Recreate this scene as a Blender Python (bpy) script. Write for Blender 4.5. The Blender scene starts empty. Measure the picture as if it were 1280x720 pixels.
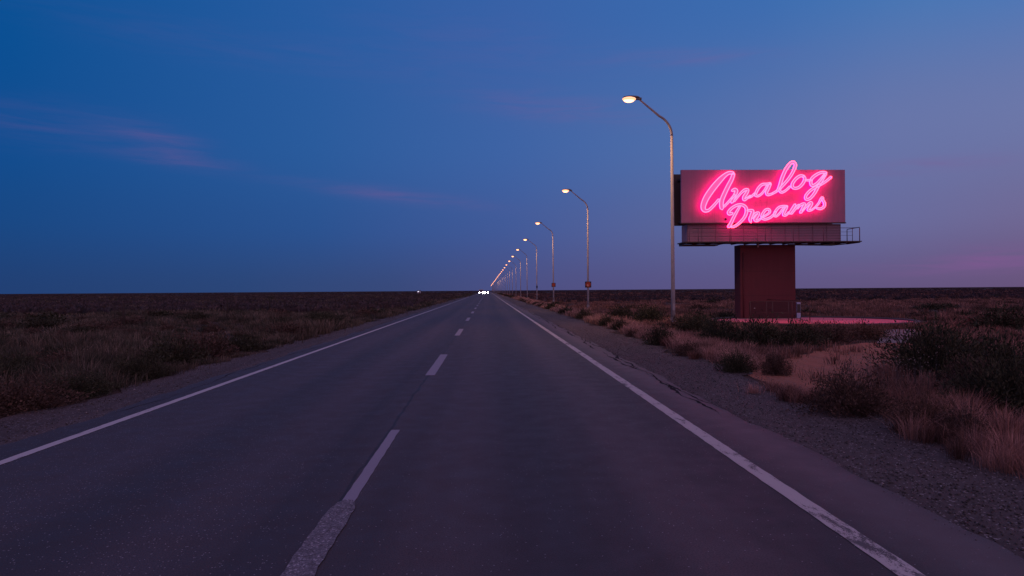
import bpy, bmesh, math, random
import numpy as np
from mathutils import Vector, Matrix
random.seed(7); rng = np.random.default_rng(11)
S = bpy.context.scene; COL = S.collection
R = math.radians

# ------------------------------------------------------------------ camera
F = 853.33
CAM = Vector((0, 0, 1.63))
yaw, pitch, roll = R(2.05), R(0.19), R(0.40)
fwd = Vector((math.sin(yaw)*math.cos(pitch), math.cos(yaw)*math.cos(pitch), math.sin(pitch)))
rh = Vector((math.cos(yaw), -math.sin(yaw), 0)); uh = rh.cross(fwd)
rt = rh*math.cos(roll) - uh*math.sin(roll); up = rt.cross(fwd)
def ray(px, py): return fwd + rt*((px-640)/F) + up*((360-py)/F)
def G(px, py, z=0.0):
    d = ray(px, py); return CAM + d*((z-CAM.z)/d.z)
def P(px, py, Y):
    d = ray(px, py); return CAM + d*(Y/d.y)
cd = bpy.data.cameras.new('camera'); cam = bpy.data.objects.new('camera', cd); COL.objects.link(cam)
cd.sensor_width = 36; cd.lens = 24; cd.clip_start = .05; cd.clip_end = 20000
cam.matrix_world = Matrix(((rt.x, up.x, -fwd.x, CAM.x), (rt.y, up.y, -fwd.y, CAM.y), (rt.z, up.z, -fwd.z, CAM.z), (0, 0, 0, 1)))
S.camera = cam

# ------------------------------------------------------------------ helpers
def tag(o, label=None, cat=None, group=None, kind=None):
    if label: o['label'] = label
    if cat: o['category'] = cat
    if group: o['group'] = group
    if kind: o['kind'] = kind
    return o
def empty(name, loc, rz=0):
    o = bpy.data.objects.new(name, None); COL.objects.link(o); o.location = loc; o.rotation_euler.z = rz
    o.empty_display_size = .3
    return o
def link(name, me, mats, parent=None, loc=None):
    for m in (mats if isinstance(mats, (list, tuple)) else [mats]): me.materials.append(m)
    o = bpy.data.objects.new(name, me); COL.objects.link(o)
    if parent: o.parent = parent
    if loc is not None: o.location = loc
    return o
def copy_tree(o, parent=None):
    c = o.copy(); COL.objects.link(c)
    if parent: c.parent = parent
    for ch in [x for x in S.objects if x.parent == o]: copy_tree(ch, c)
    return c
class MB:
    def __init__(s): s.bm = bmesh.new()
    def box(s, x0, x1, y0, y1, z0, z1, bev=0, mi=0):
        r = bmesh.ops.create_cube(s.bm, size=1)
        M = Matrix.Translation(((x0+x1)/2, (y0+y1)/2, (z0+z1)/2)) @ Matrix.Diagonal((abs(x1-x0), abs(y1-y0), abs(z1-z0), 1))
        bmesh.ops.transform(s.bm, matrix=M, verts=r['verts'])
        fs = set(f for v in r['verts'] for f in v.link_faces)
        for f in fs: f.material_index = mi
        if bev:
            es = set(e for v in r['verts'] for e in v.link_edges)
            q = bmesh.ops.bevel(s.bm, geom=list(es), offset=bev, segments=2, affect='EDGES', profile=.6)
            for f in q['faces']: f.material_index = mi
        return s
    def tube(s, pts, rad, n=10, mi=0, closed=False, cap=True):
        pts = [Vector(p) for p in pts]; N = len(pts); rings = []
        rads = rad if isinstance(rad, (list, tuple)) else [rad]*N
        for i, p in enumerate(pts):
            if closed: t = pts[(i+1) % N]-pts[i-1]
            else: t = pts[min(i+1, N-1)]-pts[max(i-1, 0)]
            t.normalize()
            a = Vector((0, 1, 0)) if abs(t.y) < .9 else Vector((1, 0, 0))
            u = t.cross(a).normalized(); v = t.cross(u)
            rings.append([s.bm.verts.new(p+(u*math.cos(2*math.pi*k/n)+v*math.sin(2*math.pi*k/n))*rads[i]) for k in range(n)])
        M = N if closed else N-1
        for i in range(M):
            a, b = rings[i], rings[(i+1) % N]
            for k in range(n):
                f = s.bm.faces.new((a[k], a[(k+1) % n], b[(k+1) % n], b[k])); f.smooth = True; f.material_index = mi
        if cap and not closed:
            for rr in (rings[0], rings[-1]):
                f = s.bm.faces.new(rr); f.material_index = mi
        return s
    def prism(s, poly, x0, x1, mi=0):          # poly in (y,z), extruded along x
        a = [s.bm.verts.new((x0, y, z)) for y, z in poly]; b = [s.bm.verts.new((x1, y, z)) for y, z in poly]
        n = len(poly)
        for i in range(n):
            f = s.bm.faces.new((a[i], a[(i+1) % n], b[(i+1) % n], b[i])); f.material_index = mi
        s.bm.faces.new(a).material_index = mi; s.bm.faces.new(b).material_index = mi
        return s
    def sphere(s, c, sx, sy, sz, mi=0, seg=16):
        r = bmesh.ops.create_uvsphere(s.bm, u_segments=seg, v_segments=seg//2, radius=1)
        bmesh.ops.transform(s.bm, matrix=Matrix.Translation(c) @ Matrix.Diagonal((sx, sy, sz, 1)), verts=r['verts'])
        for v in r['verts']:
            for f in v.link_faces: f.smooth = True; f.material_index = mi
        return s
    def cyl(s, c, r, h, axis='Z', n=20, mi=0):
        q = bmesh.ops.create_cone(s.bm, cap_ends=True, segments=n, radius1=r, radius2=r, depth=h)
        M = Matrix.Translation(c)
        if axis == 'Y': M = M @ Matrix.Rotation(math.pi/2, 4, 'X')
        if axis == 'X': M = M @ Matrix.Rotation(math.pi/2, 4, 'Y')
        bmesh.ops.transform(s.bm, matrix=M, verts=q['verts'])
        for v in q['verts']:
            for f in v.link_faces: f.material_index = mi
        return s
    def build(s, name, mats, parent=None, loc=None):
        bmesh.ops.recalc_face_normals(s.bm, faces=s.bm.faces[:])
        me = bpy.data.meshes.new(name); s.bm.to_mesh(me); s.bm.free()
        return link(name, me, mats, parent, loc)

# ------------------------------------------------------------------ materials
class NT:
    def __init__(s, nt): s.nt = nt; nt.nodes.clear()
    def n(s, t, **k):
        o = s.nt.nodes.new(t)
        for a, b in k.items():
            if a.startswith('i_'):
                o.inputs[a[2:].replace('_', ' ')].default_value = b
            else: setattr(o, a, b)
        return o
    def l(s, a, b): s.nt.links.new(a, b)
    def val(s, x, sock):
        if isinstance(x, (int, float)): sock.default_value = x
        else: s.l(x, sock)
    def m(s, op, a, b=0.0, c=0.0, clamp=False):
        o = s.nt.nodes.new('ShaderNodeMath'); o.operation = op; o.use_clamp = clamp
        s.val(a, o.inputs[0]); s.val(b, o.inputs[1]); s.val(c, o.inputs[2]); return o.outputs[0]
    def mix(s, f, a, b, bt='MIX'):
        o = s.nt.nodes.new('ShaderNodeMix'); o.data_type = 'RGBA'; o.blend_type = bt
        s.val(f, o.inputs[0])
        for x, k in ((a, 6), (b, 7)):
            if isinstance(x, tuple): o.inputs[k].default_value = (*x[:3], 1)
            else: s.l(x, o.inputs[k])
        return o.outputs[2]
    def noise(s, scale, det=4, vec=None, rough=.55, dist=0):
        o = s.nt.nodes.new('ShaderNodeTexNoise'); o.inputs['Scale'].default_value = scale
        o.inputs['Detail'].default_value = det; o.inputs['Roughness'].default_value = rough; o.inputs['Distortion'].default_value = dist
        if vec: s.l(vec, o.inputs['Vector'])
        return o.outputs[0]
    def ramp(s, f, stops, interp='LINEAR'):
        o = s.nt.nodes.new('ShaderNodeValToRGB'); s.l(f, o.inputs[0]); cr = o.color_ramp; cr.interpolation = interp
        while len(cr.elements) > 1: cr.elements.remove(cr.elements[-1])
        for i, (p, c) in enumerate(stops):
            e = cr.elements[0] if i == 0 else cr.elements.new(p)
            e.position = p; c = (c, c, c) if isinstance(c, (int, float)) else c; e.color = (*c, 1)
        return o.outputs[0]
def newmat(name):
    m = bpy.data.materials.new(name); m.use_nodes = True; return m, NT(m.node_tree)
def finish(t, col, rough=.8, spec=.3, metal=0, bump=None, bs=.3, bd=.01, emis=None, es=0):
    b = t.n('ShaderNodeBsdfPrincipled'); o = t.n('ShaderNodeOutputMaterial'); t.l(b.outputs[0], o.inputs[0])
    if isinstance(col, tuple): b.inputs['Base Color'].default_value = (*col, 1)
    else: t.l(col, b.inputs['Base Color'])
    t.val(rough, b.inputs['Roughness']); b.inputs['Specular IOR Level'].default_value = spec; b.inputs['Metallic'].default_value = metal
    if bump is not None:
        bn = t.n('ShaderNodeBump'); bn.inputs['Strength'].default_value = bs; bn.inputs['Distance'].default_value = bd
        t.l(bump, bn.inputs['Height']); t.l(bn.outputs[0], b.inputs['Normal'])
    if emis: b.inputs['Emission Color'].default_value = (*emis, 1); b.inputs['Emission Strength'].default_value = es
    return b
def coords(t, scale=(1, 1, 1)):
    g = t.n('ShaderNodeNewGeometry'); mp = t.n('ShaderNodeMapping'); mp.inputs['Scale'].default_value = scale
    t.l(g.outputs['Position'], mp.inputs[0]); return mp.outputs[0]
def solid(name, c, rough=.6, spec=.4, metal=0, var=.25, sc=6):
    m, t = newmat(name); tc = t.n('ShaderNodeTexCoord')
    n = t.noise(sc, 5, tc.outputs['Object'])
    v = t.mix(n, tuple(x*(1-var) for x in c), tuple(min(1, x*(1+var)) for x in c))
    r = t.m('ADD', t.m('MULTIPLY', n, .25), rough-.12)
    finish(t, v, r, spec, metal, bump=n, bs=.15, bd=.004); return m
def emit(name, c, s, base=(.5, .5, .5)):
    m, t = newmat(name); finish(t, base, .4, .4, emis=c, es=s); return m

def mat_asphalt():
    m, t = newmat('asphalt')
    p = coords(t); pl = coords(t, (1, .06, 1))
    sx = t.n('ShaderNodeSeparateXYZ'); t.l(p, sx.inputs[0]); X = sx.outputs[0]; Y = sx.outputs[1]
    fine = t.noise(85, 4, p, .7); mid = t.noise(3.2, 5, p); lng = t.noise(1.3, 4, pl, .5, .3); big = t.noise(.22, 3, coords(t, (1, .25, 1)))
    spk = t.n('ShaderNodeTexVoronoi'); spk.inputs['Scale'].default_value = 75; t.l(p, spk.inputs['Vector'])
    st1 = t.noise(1.0, 3, coords(t, (1.1, .012, 1)), .6)
    c = t.mix(t.ramp(lng, [(.3, 0), (.7, 1)]), (.054, .036, .038), (.080, .054, .057))
    c = t.mix(t.ramp(st1, [(.40, .85), (.60, 0)]), c, (.028, .021, .025))
    # two worn wheel paths in each lane (polished, paler aggregate)
    def band(cx, w): return t.m('EXPONENT', t.m('MULTIPLY', t.m('POWER', t.m('DIVIDE', t.m('SUBTRACT', X, cx), w), 2), -1))
    wp = t.m('ADD', t.m('ADD', band(-3.75, .34), band(-2.15, .34)), t.m('ADD', band(-.2, .34), band(1.45, .34)))
    c = t.mix(t.m('MULTIPLY', wp, t.m('ADD', .15, t.m('MULTIPLY', lng, .7))), c, (.108, .074, .080))
    oil = t.m('ADD', band(.62, .22), band(-2.95, .22))
    c = t.mix(t.m('MULTIPLY', oil, .55), c, (.035, .031, .035))
    c = t.mix(t.ramp(big, [(.42, 0), (.62, .45)]), c, (.045, .04, .046))
    c = t.mix(t.m('MULTIPLY', t.ramp(fine, [(.38, 1), (.58, 0)]), .75), c, (.02, .016, .019))
    thr = t.m('GREATER_THAN', t.n('ShaderNodeTexWhiteNoise').outputs[0], 2)
    wn = t.n('ShaderNodeTexWhiteNoise'); wn.noise_dimensions = '3D'; t.l(spk.outputs['Color'], wn.inputs['Vector'])
    sp = t.m('MULTIPLY', t.m('LESS_THAN', spk.outputs['Distance'], .36), t.m('GREATER_THAN', wn.outputs[0], t.m('SUBTRACT', .985, t.m('MULTIPLY', t.ramp(big, [(.45, 0), (.6, 1)]), .06))))
    c = t.mix(t.m('MULTIPLY', sp, .7), c, (.34, .32, .34))
    edge = t.m('MULTIPLY', band(2.95, .28), .6)
    c = t.mix(edge, c, (.125, .088, .095))
    # ragged dark joint beside centre line and thin transverse hairline cracks
    j = t.m('ADD', X, t.m('MULTIPLY', t.m('SUBTRACT', t.noise(.9, 4, p), .5), .22))
    jm = t.m('LESS_THAN', t.m('ABSOLUTE', t.m('ADD', j, 1.16)), t.m('MULTIPLY', t.noise(1.1, 3, p), .035))
    c = t.mix(t.m('MULTIPLY', jm, .85), c, (.016, .014, .017))
    h = t.m('ADD', t.m('MULTIPLY', fine, .8), t.m('MULTIPLY', mid, .15))
    finish(t, c, t.m('ADD', .52, t.m('MULTIPLY', mid, .32)), .45, bump=h, bs=.5, bd=.008); return m
def mat_gravel(name, a, b, dark):
    m, t = newmat(name); p = coords(t); pl = coords(t, (1, .15, 1))
    v = t.n('ShaderNodeTexVoronoi'); v.inputs['Scale'].default_value = 70; t.l(p, v.inputs['Vector'])
    sep = t.n('ShaderNodeSeparateColor'); t.l(v.outputs['Color'], sep.inputs[0])
    n = t.noise(1.6, 6, pl, .6); n2 = t.noise(7, 5, p); rut = t.noise(2.6, 3, coords(t, (1, .03, 1)), .6)
    c = t.mix(t.ramp(n, [(.3, 0), (.7, 1)]), a, b); c = t.mix(t.m('MULTIPLY', sep.outputs[0], .35), c, dark); c = t.mix(t.ramp(rut, [(.45, 0), (.62, .55)]), c, dark)
    c = t.mix(t.m('MULTIPLY', t.m('GREATER_THAN', sep.outputs[1], .95), .6), c, (.34, .32, .33))
    c = t.mix(t.ramp(n2, [(.5, 0), (.75, .6)]), c, dark)
    h = t.m('ADD', t.m('MULTIPLY', v.outputs['Distance'], -1), n2)
    finish(t, c, .9, .25, bump=h, bs=.55, bd=.008); return m
def mat_ground():
    m, t = newmat('steppe_soil'); p = coords(t); pl = coords(t, (.35, 1, 1))
    sx = t.n('ShaderNodeSeparateXYZ'); t.l(p, sx.inputs[0])
    n1 = t.noise(.35, 6, p, .6); n2 = t.noise(.03, 5, pl, .6); n3 = t.noise(9, 5, p)
    c = t.mix(t.ramp(n1, [(.35, 0), (.65, 1)]), (.040, .027, .023), (.085, .052, .040))
    c = t.mix(t.ramp(n2, [(.42, 0), (.6, .8)]), c, (.03, .026, .022))
    c = t.mix(t.m('MULTIPLY', n3, .5), c, (.05, .037, .03))
    finish(t, c, .95, .1, bump=n3, bs=.6, bd=.03); return m
def mat_paint(name, col, wear, under=(.06, .053, .06)):
    m, t = newmat(name); p = coords(t); pl = coords(t, (1, .35, 1))
    n = t.noise(9, 6, pl, .7, .6); f = t.noise(130, 2, p); g = t.noise(1.6, 3, pl)
    k = t.m('ADD', t.m('ADD', t.m('MULTIPLY', n, .6), t.m('MULTIPLY', f, .25)), t.m('MULTIPLY', g, .3))
    w = t.ramp(k, [(wear, 1), (wear+.05, 0)])
    c = t.mix(w, col, under); c = t.mix(t.m('MULTIPLY', g, .35), c, tuple(x*.6 for x in col))
    finish(t, c, .7, .3, bump=t.m('ADD', f, n), bs=.3, bd=.004); return m
def mat_veg(name, k=1.0):
    m, t = newmat(name); a = t.n('ShaderNodeAttribute'); a.attribute_name = 'tint'
    n = t.noise(.7, 3, coords(t)); c = t.mix(t.ramp(n, [(.3, .35), (.7, 0)]), a.outputs['Color'], (.03, .022, .018))
    if k != 1: c = t.mix(1.0, c, (k, k, k), 'MULTIPLY')
    finish(t, c, .9, .08); return m
M = {}
M['asphalt'] = mat_asphalt()
M['gravel'] = mat_gravel('grey_gravel', (.066, .050, .050), (.10, .076, .074), (.044, .035, .035))
M['sand'] = mat_gravel('sandy_dirt', (.27, .105, .06), (.35, .14, .08), (.18, .075, .046))
M['concrete'] = mat_gravel('pale_concrete', (.18, .155, .17), (.23, .2, .21), (.14, .12, .13))
M['pad'] = mat_gravel('red_pad_paint', (.70, .16, .22), (.78, .2, .26), (.6, .13, .18))
M['ground'] = mat_ground()
M['white_line'] = mat_paint('worn_white_paint', (.47, .45, .46), .44)
M['white_dash'] = mat_paint('white_paint', (.27, .25, .30), .40)
M['line_right'] = mat_paint('chipped_white_paint', (.47, .43, .42), .50)
def mat_patch():
    m, t = newmat('speckled_grey_paint'); p = coords(t); v = t.n('ShaderNodeTexVoronoi'); v.inputs['Scale'].default_value = 95; t.l(p, v.inputs['Vector'])
    sc = t.n('ShaderNodeSeparateColor'); t.l(v.outputs['Color'], sc.inputs[0]); n = t.noise(14, 6, p, .7)
    c = t.mix(sc.outputs[0], (.085, .082, .095), (.20, .19, .22)); c = t.mix(t.m('MULTIPLY', t.m('GREATER_THAN', sc.outputs[1], .9), .7), c, (.42, .40, .44))
    c = t.mix(t.ramp(n, [(.50, 0), (.62, .7)]), c, (.07, .062, .07))
    finish(t, c, .85, .25, bump=v.outputs['Distance'], bs=.5, bd=.006); return m
M['patch'] = mat_patch()
M['tar'] = solid('tar', (.016, .014, .016), .95, .1)
M['veg'] = mat_veg('plant_leaves')
M['stone'] = mat_veg('stone_chips')
M['bark'] = solid('dry_bark', (.055, .04, .03), .9, .1)
M['galv'] = solid('galvanised_steel', (.30, .28, .30), .75, .35, .2)
M['housing'] = solid('lamp_housing_grey', (.12, .11, .11), .5, .5, .3)
M['lens'] = emit('frosted_lens', (1, .42, .19), 1.7)
M['bulb'] = emit('bright_bulb_glass', (1, .36, .13), 7.5)
M['panelpaint'] = solid('mauve_grey_sheet', (.30, .14, .245), .55, .3, 0, .08, 1.2)
def mat_face():
    m, t = newmat('mauve_grey_sheet'); q = coords(t); p = coords(t, (4, 4, .25))
    a = t.noise(1.2, 5, q); b = t.noise(1.6, 5, p, .6)
    c = t.mix(a, (.275, .135, .225), (.335, .165, .27)); c = t.mix(t.ramp(b, [(.52, 0), (.72, .4)]), c, (.20, .11, .15))
    finish(t, c, .6, .25, bump=a, bs=.15, bd=.01); return m
M['panelpaint'] = mat_face()
M['steel_dark'] = solid('dark_steel', (.05, .035, .038), .6, .4, .2)
M['rail'] = solid('plum_rail', (.08, .05, .075), .6, .3, 0, .15, 2)
M['rib'] = solid('plum_rib', (.16, .095, .14), .6, .3, 0, .15, 2)
M['apron'] = solid('plum_grey_cladding', (.25, .15, .22), .6, .3, 0, .15, 2)
def mat_pillar():
    m, t = newmat('oxblood_paint'); p = coords(t, (3.2, 3.2, .12)); q = coords(t)
    a = t.noise(2.2, 5, p, .6); b = t.noise(1.1, 5, q, .6); f = t.noise(26, 4, q)
    c = t.mix(a, (.088, .030, .038), (.115, .037, .048)); c = t.mix(t.ramp(b, [(.55, 0), (.75, .5)]), c, (.075, .034, .04))
    c = t.mix(t.ramp(a, [(.62, 0), (.72, .55)]), c, (.06, .026, .032)); c = t.mix(t.ramp(f, [(.66, 0), (.72, .5)]), c, (.13, .07, .07))
    finish(t, c, .8, .12, bump=b, bs=.2, bd=.01); return m
M['pillar'] = mat_pillar()
M['pillar_dark'] = solid('dark_door_paint', (.060, .026, .033), .8, .15, 0, .2, 2)
M['rust'] = solid('rusty_rail_paint', (.07, .035, .04), .6, .3, .2)
M['bluewhite'] = solid('pale_blue_enamel', (.30, .36, .55), .5, .4, 0, .35, 14)
M['redplate'] = solid('red_reflector', (.42, .05, .02), .35, .5)
M['orange'] = solid('orange_reflector', (.75, .36, .24), .3, .5)
M['black'] = solid('black_plastic', (.02, .02, .025), .5, .4)
M['wood'] = solid('weathered_wood', (.045, .035, .032), .9, .1)
M['tube'] = emit('pink_neon_glass', (8.5, .36, .76), 1.0, (.3, .1, .2))
M['halo'] = emit('added_halo_glow', (10.5, .0, 2.1), 1.0, (.3, .02, .1))  # glow added to letter backs and rims, only to cast the pink halo
M['letter'] = emit('pink_lit_letter_face', (1.7, .085, .36), 1.0, (.3, .06, .15))
M['carwhite'] = solid('white_car_paint', (.55, .55, .58), .3, .5)
M['cargrey'] = solid('grey_car_paint', (.12, .12, .14), .3, .5)
M['glass'] = solid('dark_glass', (.02, .02, .03), .1, .6)
M['rubber'] = solid('rubber', (.02, .02, .02), .8, .2)
M['headlight'] = emit('headlight_glass', (.85, .88, 1), 150)
M['whitewall'] = solid('white_render', (.6, .58, .62), .7, .3)
M['whitelamp'] = emit('white_wall_lamp', (.8, .82, 1), 1.6)

# ------------------------------------------------------------------ ground
def grid_sheet(name, xs, ys, z, mat, label=None, kind='structure', wob=None):
    V = []; nx = len(xs)
    for y in ys:
        for i, x in enumerate(xs):
            w = wob(i, y) if wob else 0
            V.append((x+w, y, z))
    Fc = [(j*nx+i, j*nx+i+1, (j+1)*nx+i+1, (j+1)*nx+i) for j in range(len(ys)-1) for i in range(nx-1)]
    me = bpy.data.meshes.new(name); me.from_pydata(V, [], Fc); o = link(name, me, mat)
    if kind: o['kind'] = kind
    return o
sp = lambda a, b, n: [a+(b-a)*i/n for i in range(n+1)]
ls = lambda a, b, n: [a*(b/a)**(i/n) for i in range(n+1)]
grid_sheet('ground', sorted([-x for x in ls(5, 7000, 18)]+[0]+ls(5, 7000, 18)), [-300, -60, -10, 0]+ls(6, 8000, 30), -.030, M['ground'])
ysr = [-60, -20, -5]+sp(0, 60, 240)+ls(62, 3000, 60)
def wobf(y, s): return .10*math.sin(y*.9+s)+.07*math.sin(y*2.3+2*s)+.05*math.sin(y*5.1+s*3)+.03*math.sin(y*11.7+s)
grid_sheet('gravel_shoulder_right', [2.95, 4.0, 4.95], ysr, -.012, M['gravel'], wob=lambda i, y: wobf(y, 1)*2.0 if i == 2 else 0)
grid_sheet('gravel_shoulder_left', [-6.3, -5.6, -5.0], ysr, -.012, M['gravel'], wob=lambda i, y: wobf(y, 4)*1.5 if i == 0 else 0)
grid_sheet('road', [-5.22, -4, -2, 0, 2, 3.2], ysr, 0.0, M['asphalt'], wob=lambda i, y: (wobf(y, 2)*.35 if i == 5 else wobf(y, 6)*.5 if i == 0 else 0))
def line(name, x, w, y0, y1, mat, z=.004, j=.004):
    n = max(2, int(min(400, (y1-y0)/.12)))
    ys = sp(y0, min(y1, y0+40), n) + ([] if y1 <= y0+40 else ls(y0+41, y1, 80))
    V = []
    for y in ys: V += [(x-w/2+random.uniform(-j, j), y, z), (x+w/2+random.uniform(-j, j), y, z)]
    me = bpy.data.meshes.new(name); me.from_pydata(V, [], [(2*i, 2*i+1, 2*i+3, 2*i+2) for i in range(len(ys)-1)])
    o = link(name, me, mat); o['kind'] = 'structure'; return o
def poly_sheet(name, pts, z, mat, jit=0):
    if jit:
        q = []
        for i in range(len(pts)):
            a, b = pts[i], pts[(i+1) % len(pts)]
            m_ = max(1, int(math.hypot(b[0]-a[0], b[1]-a[1])/.5))
            for k in range(m_): q.append((a[0]+(b[0]-a[0])*k/m_+random.uniform(-jit, jit), a[1]+(b[1]-a[1])*k/m_+random.uniform(-jit, jit)))
        pts = q
    me = bpy.data.meshes.new(name); me.from_pydata([(p[0], p[1], z) for p in pts], [], [list(range(len(pts)))])
    o = link(name, me, mat); o['kind'] = 'structure'; return o
line('edge_line_left', -4.70, .12, 1, 2500, M['white_line'])
line('edge_line_right', 2.385, .15, .6, 2500, M['line_right'], j=.004)
line('centre_dash', -1.09, .10, 5.2, 8.05, M['white_dash'])
pp = [(-1.20, 1.2), (-1.00, 1.2)]+[(-1.005+random.uniform(-.008, .008), 1.2+k*.12) for k in range(1, 33)]+[(-1.0, 5.12), (-1.02, 5.26), (-1.06, 5.36), (-1.12, 5.38), (-1.165, 5.3), (-1.19, 5.15)]+[(-1.20+random.uniform(-.008, .008), 5.1-k*.12) for k in range(1, 32)]
poly_sheet('centre_dash', pp, .008, M['patch'])
for k in range(60):
    y0 = 13.2+k*12.0-(.4 if k else 0); line('centre_dash', -1.12, .185, y0, y0+4.3, M['white_dash'])
# lumpy tar seam where asphalt breaks into gravel
def seam(name, xc, y0, y1, w, step, s):
    V = []; Fc = []; y = y0; q = []
    while y < y1: q.append(y); y += step*(1+y*.02)
    for y in q:
        ww = (w*1.5*abs(math.sin(y*.63+s)*math.sin(y*1.9+s*2))*random.uniform(.3, 1.3)+.003)*min(1, max(0, (y-y0)/1.5)+.05)
        xx = xc+wobf(y*.6, s)*.55+random.uniform(-.012, .012); V += [(xx-ww/2, y, .003), (xx+ww/2, y, .003)]
    me = bpy.data.meshes.new(name); me.from_pydata(V, [], [(2*i, 2*i+1, 2*i+3, 2*i+2) for i in range(len(q)-1)])
    o = link(name, me, M['tar']); o['kind'] = 'structure'
seam('tar_seam', 3.0, 8.5, 200, .05, .07, 1.3); seam('tar_seam', 3.13, 9, 160, .05, .08, 4.1); seam('tar_seam', -5.05, 9, 140, .018, .12, 2.2)

PC = G(1017, 403); PC = Vector((PC.x, 32.4, 0)); PR = 4.55
def circ(r, wob=0): return [(PC.x+math.cos(a)*(r+wob*math.sin(a*7)+wob*math.sin(a*17)), PC.y+math.sin(a)*(r*.92+wob*math.sin(a*5))) for a in [2*math.pi*i/72 for i in range(72)]]
# circular raised pad with dark kerb ring
mb = MB(); cs = circ(PR); vs = [mb.bm.verts.new((x, y, .05)) for x, y in cs]; vb = [mb.bm.verts.new((x, y, -.05)) for x, y in cs]
mb.bm.faces.new(vs)
for i in range(72): mb.bm.faces.new((vb[i], vb[(i+1) % 72], vs[(i+1) % 72], vs[i]))
pad = mb.build('paved_circle', M['pad']); pad['kind'] = 'structure'
mb = MB(); mb.tube([(x, y, .04) for x, y in circ(PR+.10)], .09, 6, closed=True); kb = mb.build('kerb_ring', M['steel_dark']); kb['kind'] = 'structure'
rim = [(990, 452), (1060, 440), (1118, 424), (1108, 417), (1100, 411), (1150, 411), (1160, 418), (1150, 430), (1120, 452), (1080, 465), (1010, 466), (960, 462)]
poly_sheet('sandy_clearing', [(G(x, y).x, G(x, y).y) for x, y in [(925, 464), (975, 488), (1050, 500), (1110, 490), (1150, 450), (1165, 432), (1150, 424), (1100, 426), (1050, 432), (1000, 442)]], -.020, M['sand'], .13)
poly_sheet('concrete_path', [(G(x, y).x, G(x, y).y) for x, y in [(1096, 428), (1150, 428), (1152, 411), (1108, 411)]], -.014, M['concrete'])

# ------------------------------------------------------------------ billboard
Yp = G(956, 399.5).y; Yb = Yp-.35
def X(px, Y): return P(px, 300, Y).x
def Z(px, py, Y): return P(px, py, Y).z
bb = empty('billboard', (X(956, Yp), Yp, 0)); O = bb.location.copy()
tag(bb, 'large billboard on a thick oxblood red pillar with glowing pink neon script', 'billboard')
def B(mb, name, mat, parent=bb):
    bmesh.ops.translate(mb.bm, verts=mb.bm.verts[:], vec=-O); return mb.build(name, mat, parent)
x0, x1 = X(852, Yb), X(1057, Yb); z0, z1 = Z(955, 278.2, Yb), Z(955, 212.2, Yb)
fp = B(MB().box(x0, x1, Yb, Yb+.14, z0, z1, .012), 'front_panel', M['panelpaint'])
B(MB().box(x0-.03, x1+.03, Yb-.02, Yb+.15, z0-.055, z0-.003), 'panel_edge_trim', M['steel_dark'], fp)
for i in range(1, 5): B(MB().box(x0+(x1-x0)*i/5-.006, x0+(x1-x0)*i/5+.006, Yb-.004, Yb, z0+.02, z1-.02), 'sheet_joint', M['apron'], fp)
B(MB().sphere((P(907, 274, Yb).x, Yb-.03, P(907, 274, Yb).z), .06, .05, .06), 'bolt', M['black'], fp)
Yr = Yb+1.35
B(MB().box(x0-.02, x1, Yr, Yr+.14, z0-.02, z1, .012), 'rear_panel', M['steel_dark'])
fr = MB()
for i in range(5):
    xx = x0+.25+(x1-x0-.5)*i/4; fr.box(xx-.06, xx+.06, Yb+.15, Yr-.002, z0+.1, z0+.2); fr.box(xx-.06, xx+.06, Yb+.15, Yr-.002, z1-.4, z1-.3)
    fr.box(xx-.05, xx+.05, (Yb+Yr)/2-.05, (Yb+Yr)/2+.05, z0+.2, z1-.4)
fr.box(x0+.3, x1-.3, Yb+.4, Yb+.5, z0+.25, z1-.12)
B(fr, 'steel_frame', M['steel_dark'])
# cladding below
ax0, ax1 = X(859, Yb+.25), X(1051, Yb+.25); az0, az1 = Z(955, 301.5, Yb+.25), z0-.003
B(MB().box(ax0, ax1, Yb+.25, Yb+1.25, az0, az1-.06), 'cladding', M['apron'])
rb = MB()
for i in range(1, 7): zz = az0+(az1-az0)*i/7; rb.box(ax0, ax1, Yb+.235, Yb+.25, zz-.008, zz+.008)
for i in range(12): xx = ax0+.03+(ax1-ax0-.06)*i/11; rb.box(xx-.012, xx+.012, Yb+.225, Yb+.235, az0, az1-.06)
B(rb, 'cladding_rib', M['rib'])
# catwalk
cf = Yb-.75; cz = Z(955, 301.5, cf)
cw0, cw1 = X(853, cf+.4), X(1077.5, cf)
wk = MB().box(cw0, cw1, cf, Yb+.6, cz-.05, cz)
for i in range(14): xx = cw0+.1+(cw1-cw0-.2)*i/13; wk.box(xx-.03, xx+.03, cf+.03, Yb+.55, cz-.10, cz-.052)
ck = B(wk, 'catwalk', M['steel_dark'])
B(MB().box(X(852, Yb), X(897, Yb), Yb-.1, Yb+.5, cz-.17, cz-.102), 'left_bracket', M['steel_dark'])
br = MB(); brx0 = X(985, Yb); brx1 = cw1-.1
a = [br.bm.verts.new(v) for v in ((brx0, Yb-.05, cz-.102), (brx1, Yb-.05, cz-.102), (X(1040, Yb), Yb-.05, cz-.2), (brx0, Yb-.05, cz-.17))]
b = [br.bm.verts.new(v.co+Vector((0, .12, 0))) for v in a]
br.bm.faces.new(a); br.bm.faces.new(b)
for i in range(4): br.bm.faces.new((a[i], a[(i+1) % 4], b[(i+1) % 4], b[i]))
B(br, 'tapered_bracket', M['steel_dark'])
fx = MB(); q = P(1036, 306, Yb-.3); fx.box(q.x-.35, q.x+.25, q.y-.1, q.y+.1, q.z-.03, q.z+.03, .01); fx.box(q.x-.02, q.x+.3, q.y-.06, q.y+.06, q.z+.03, q.z+.12)
B(fx, 'floodlight', M['black'])
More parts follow.
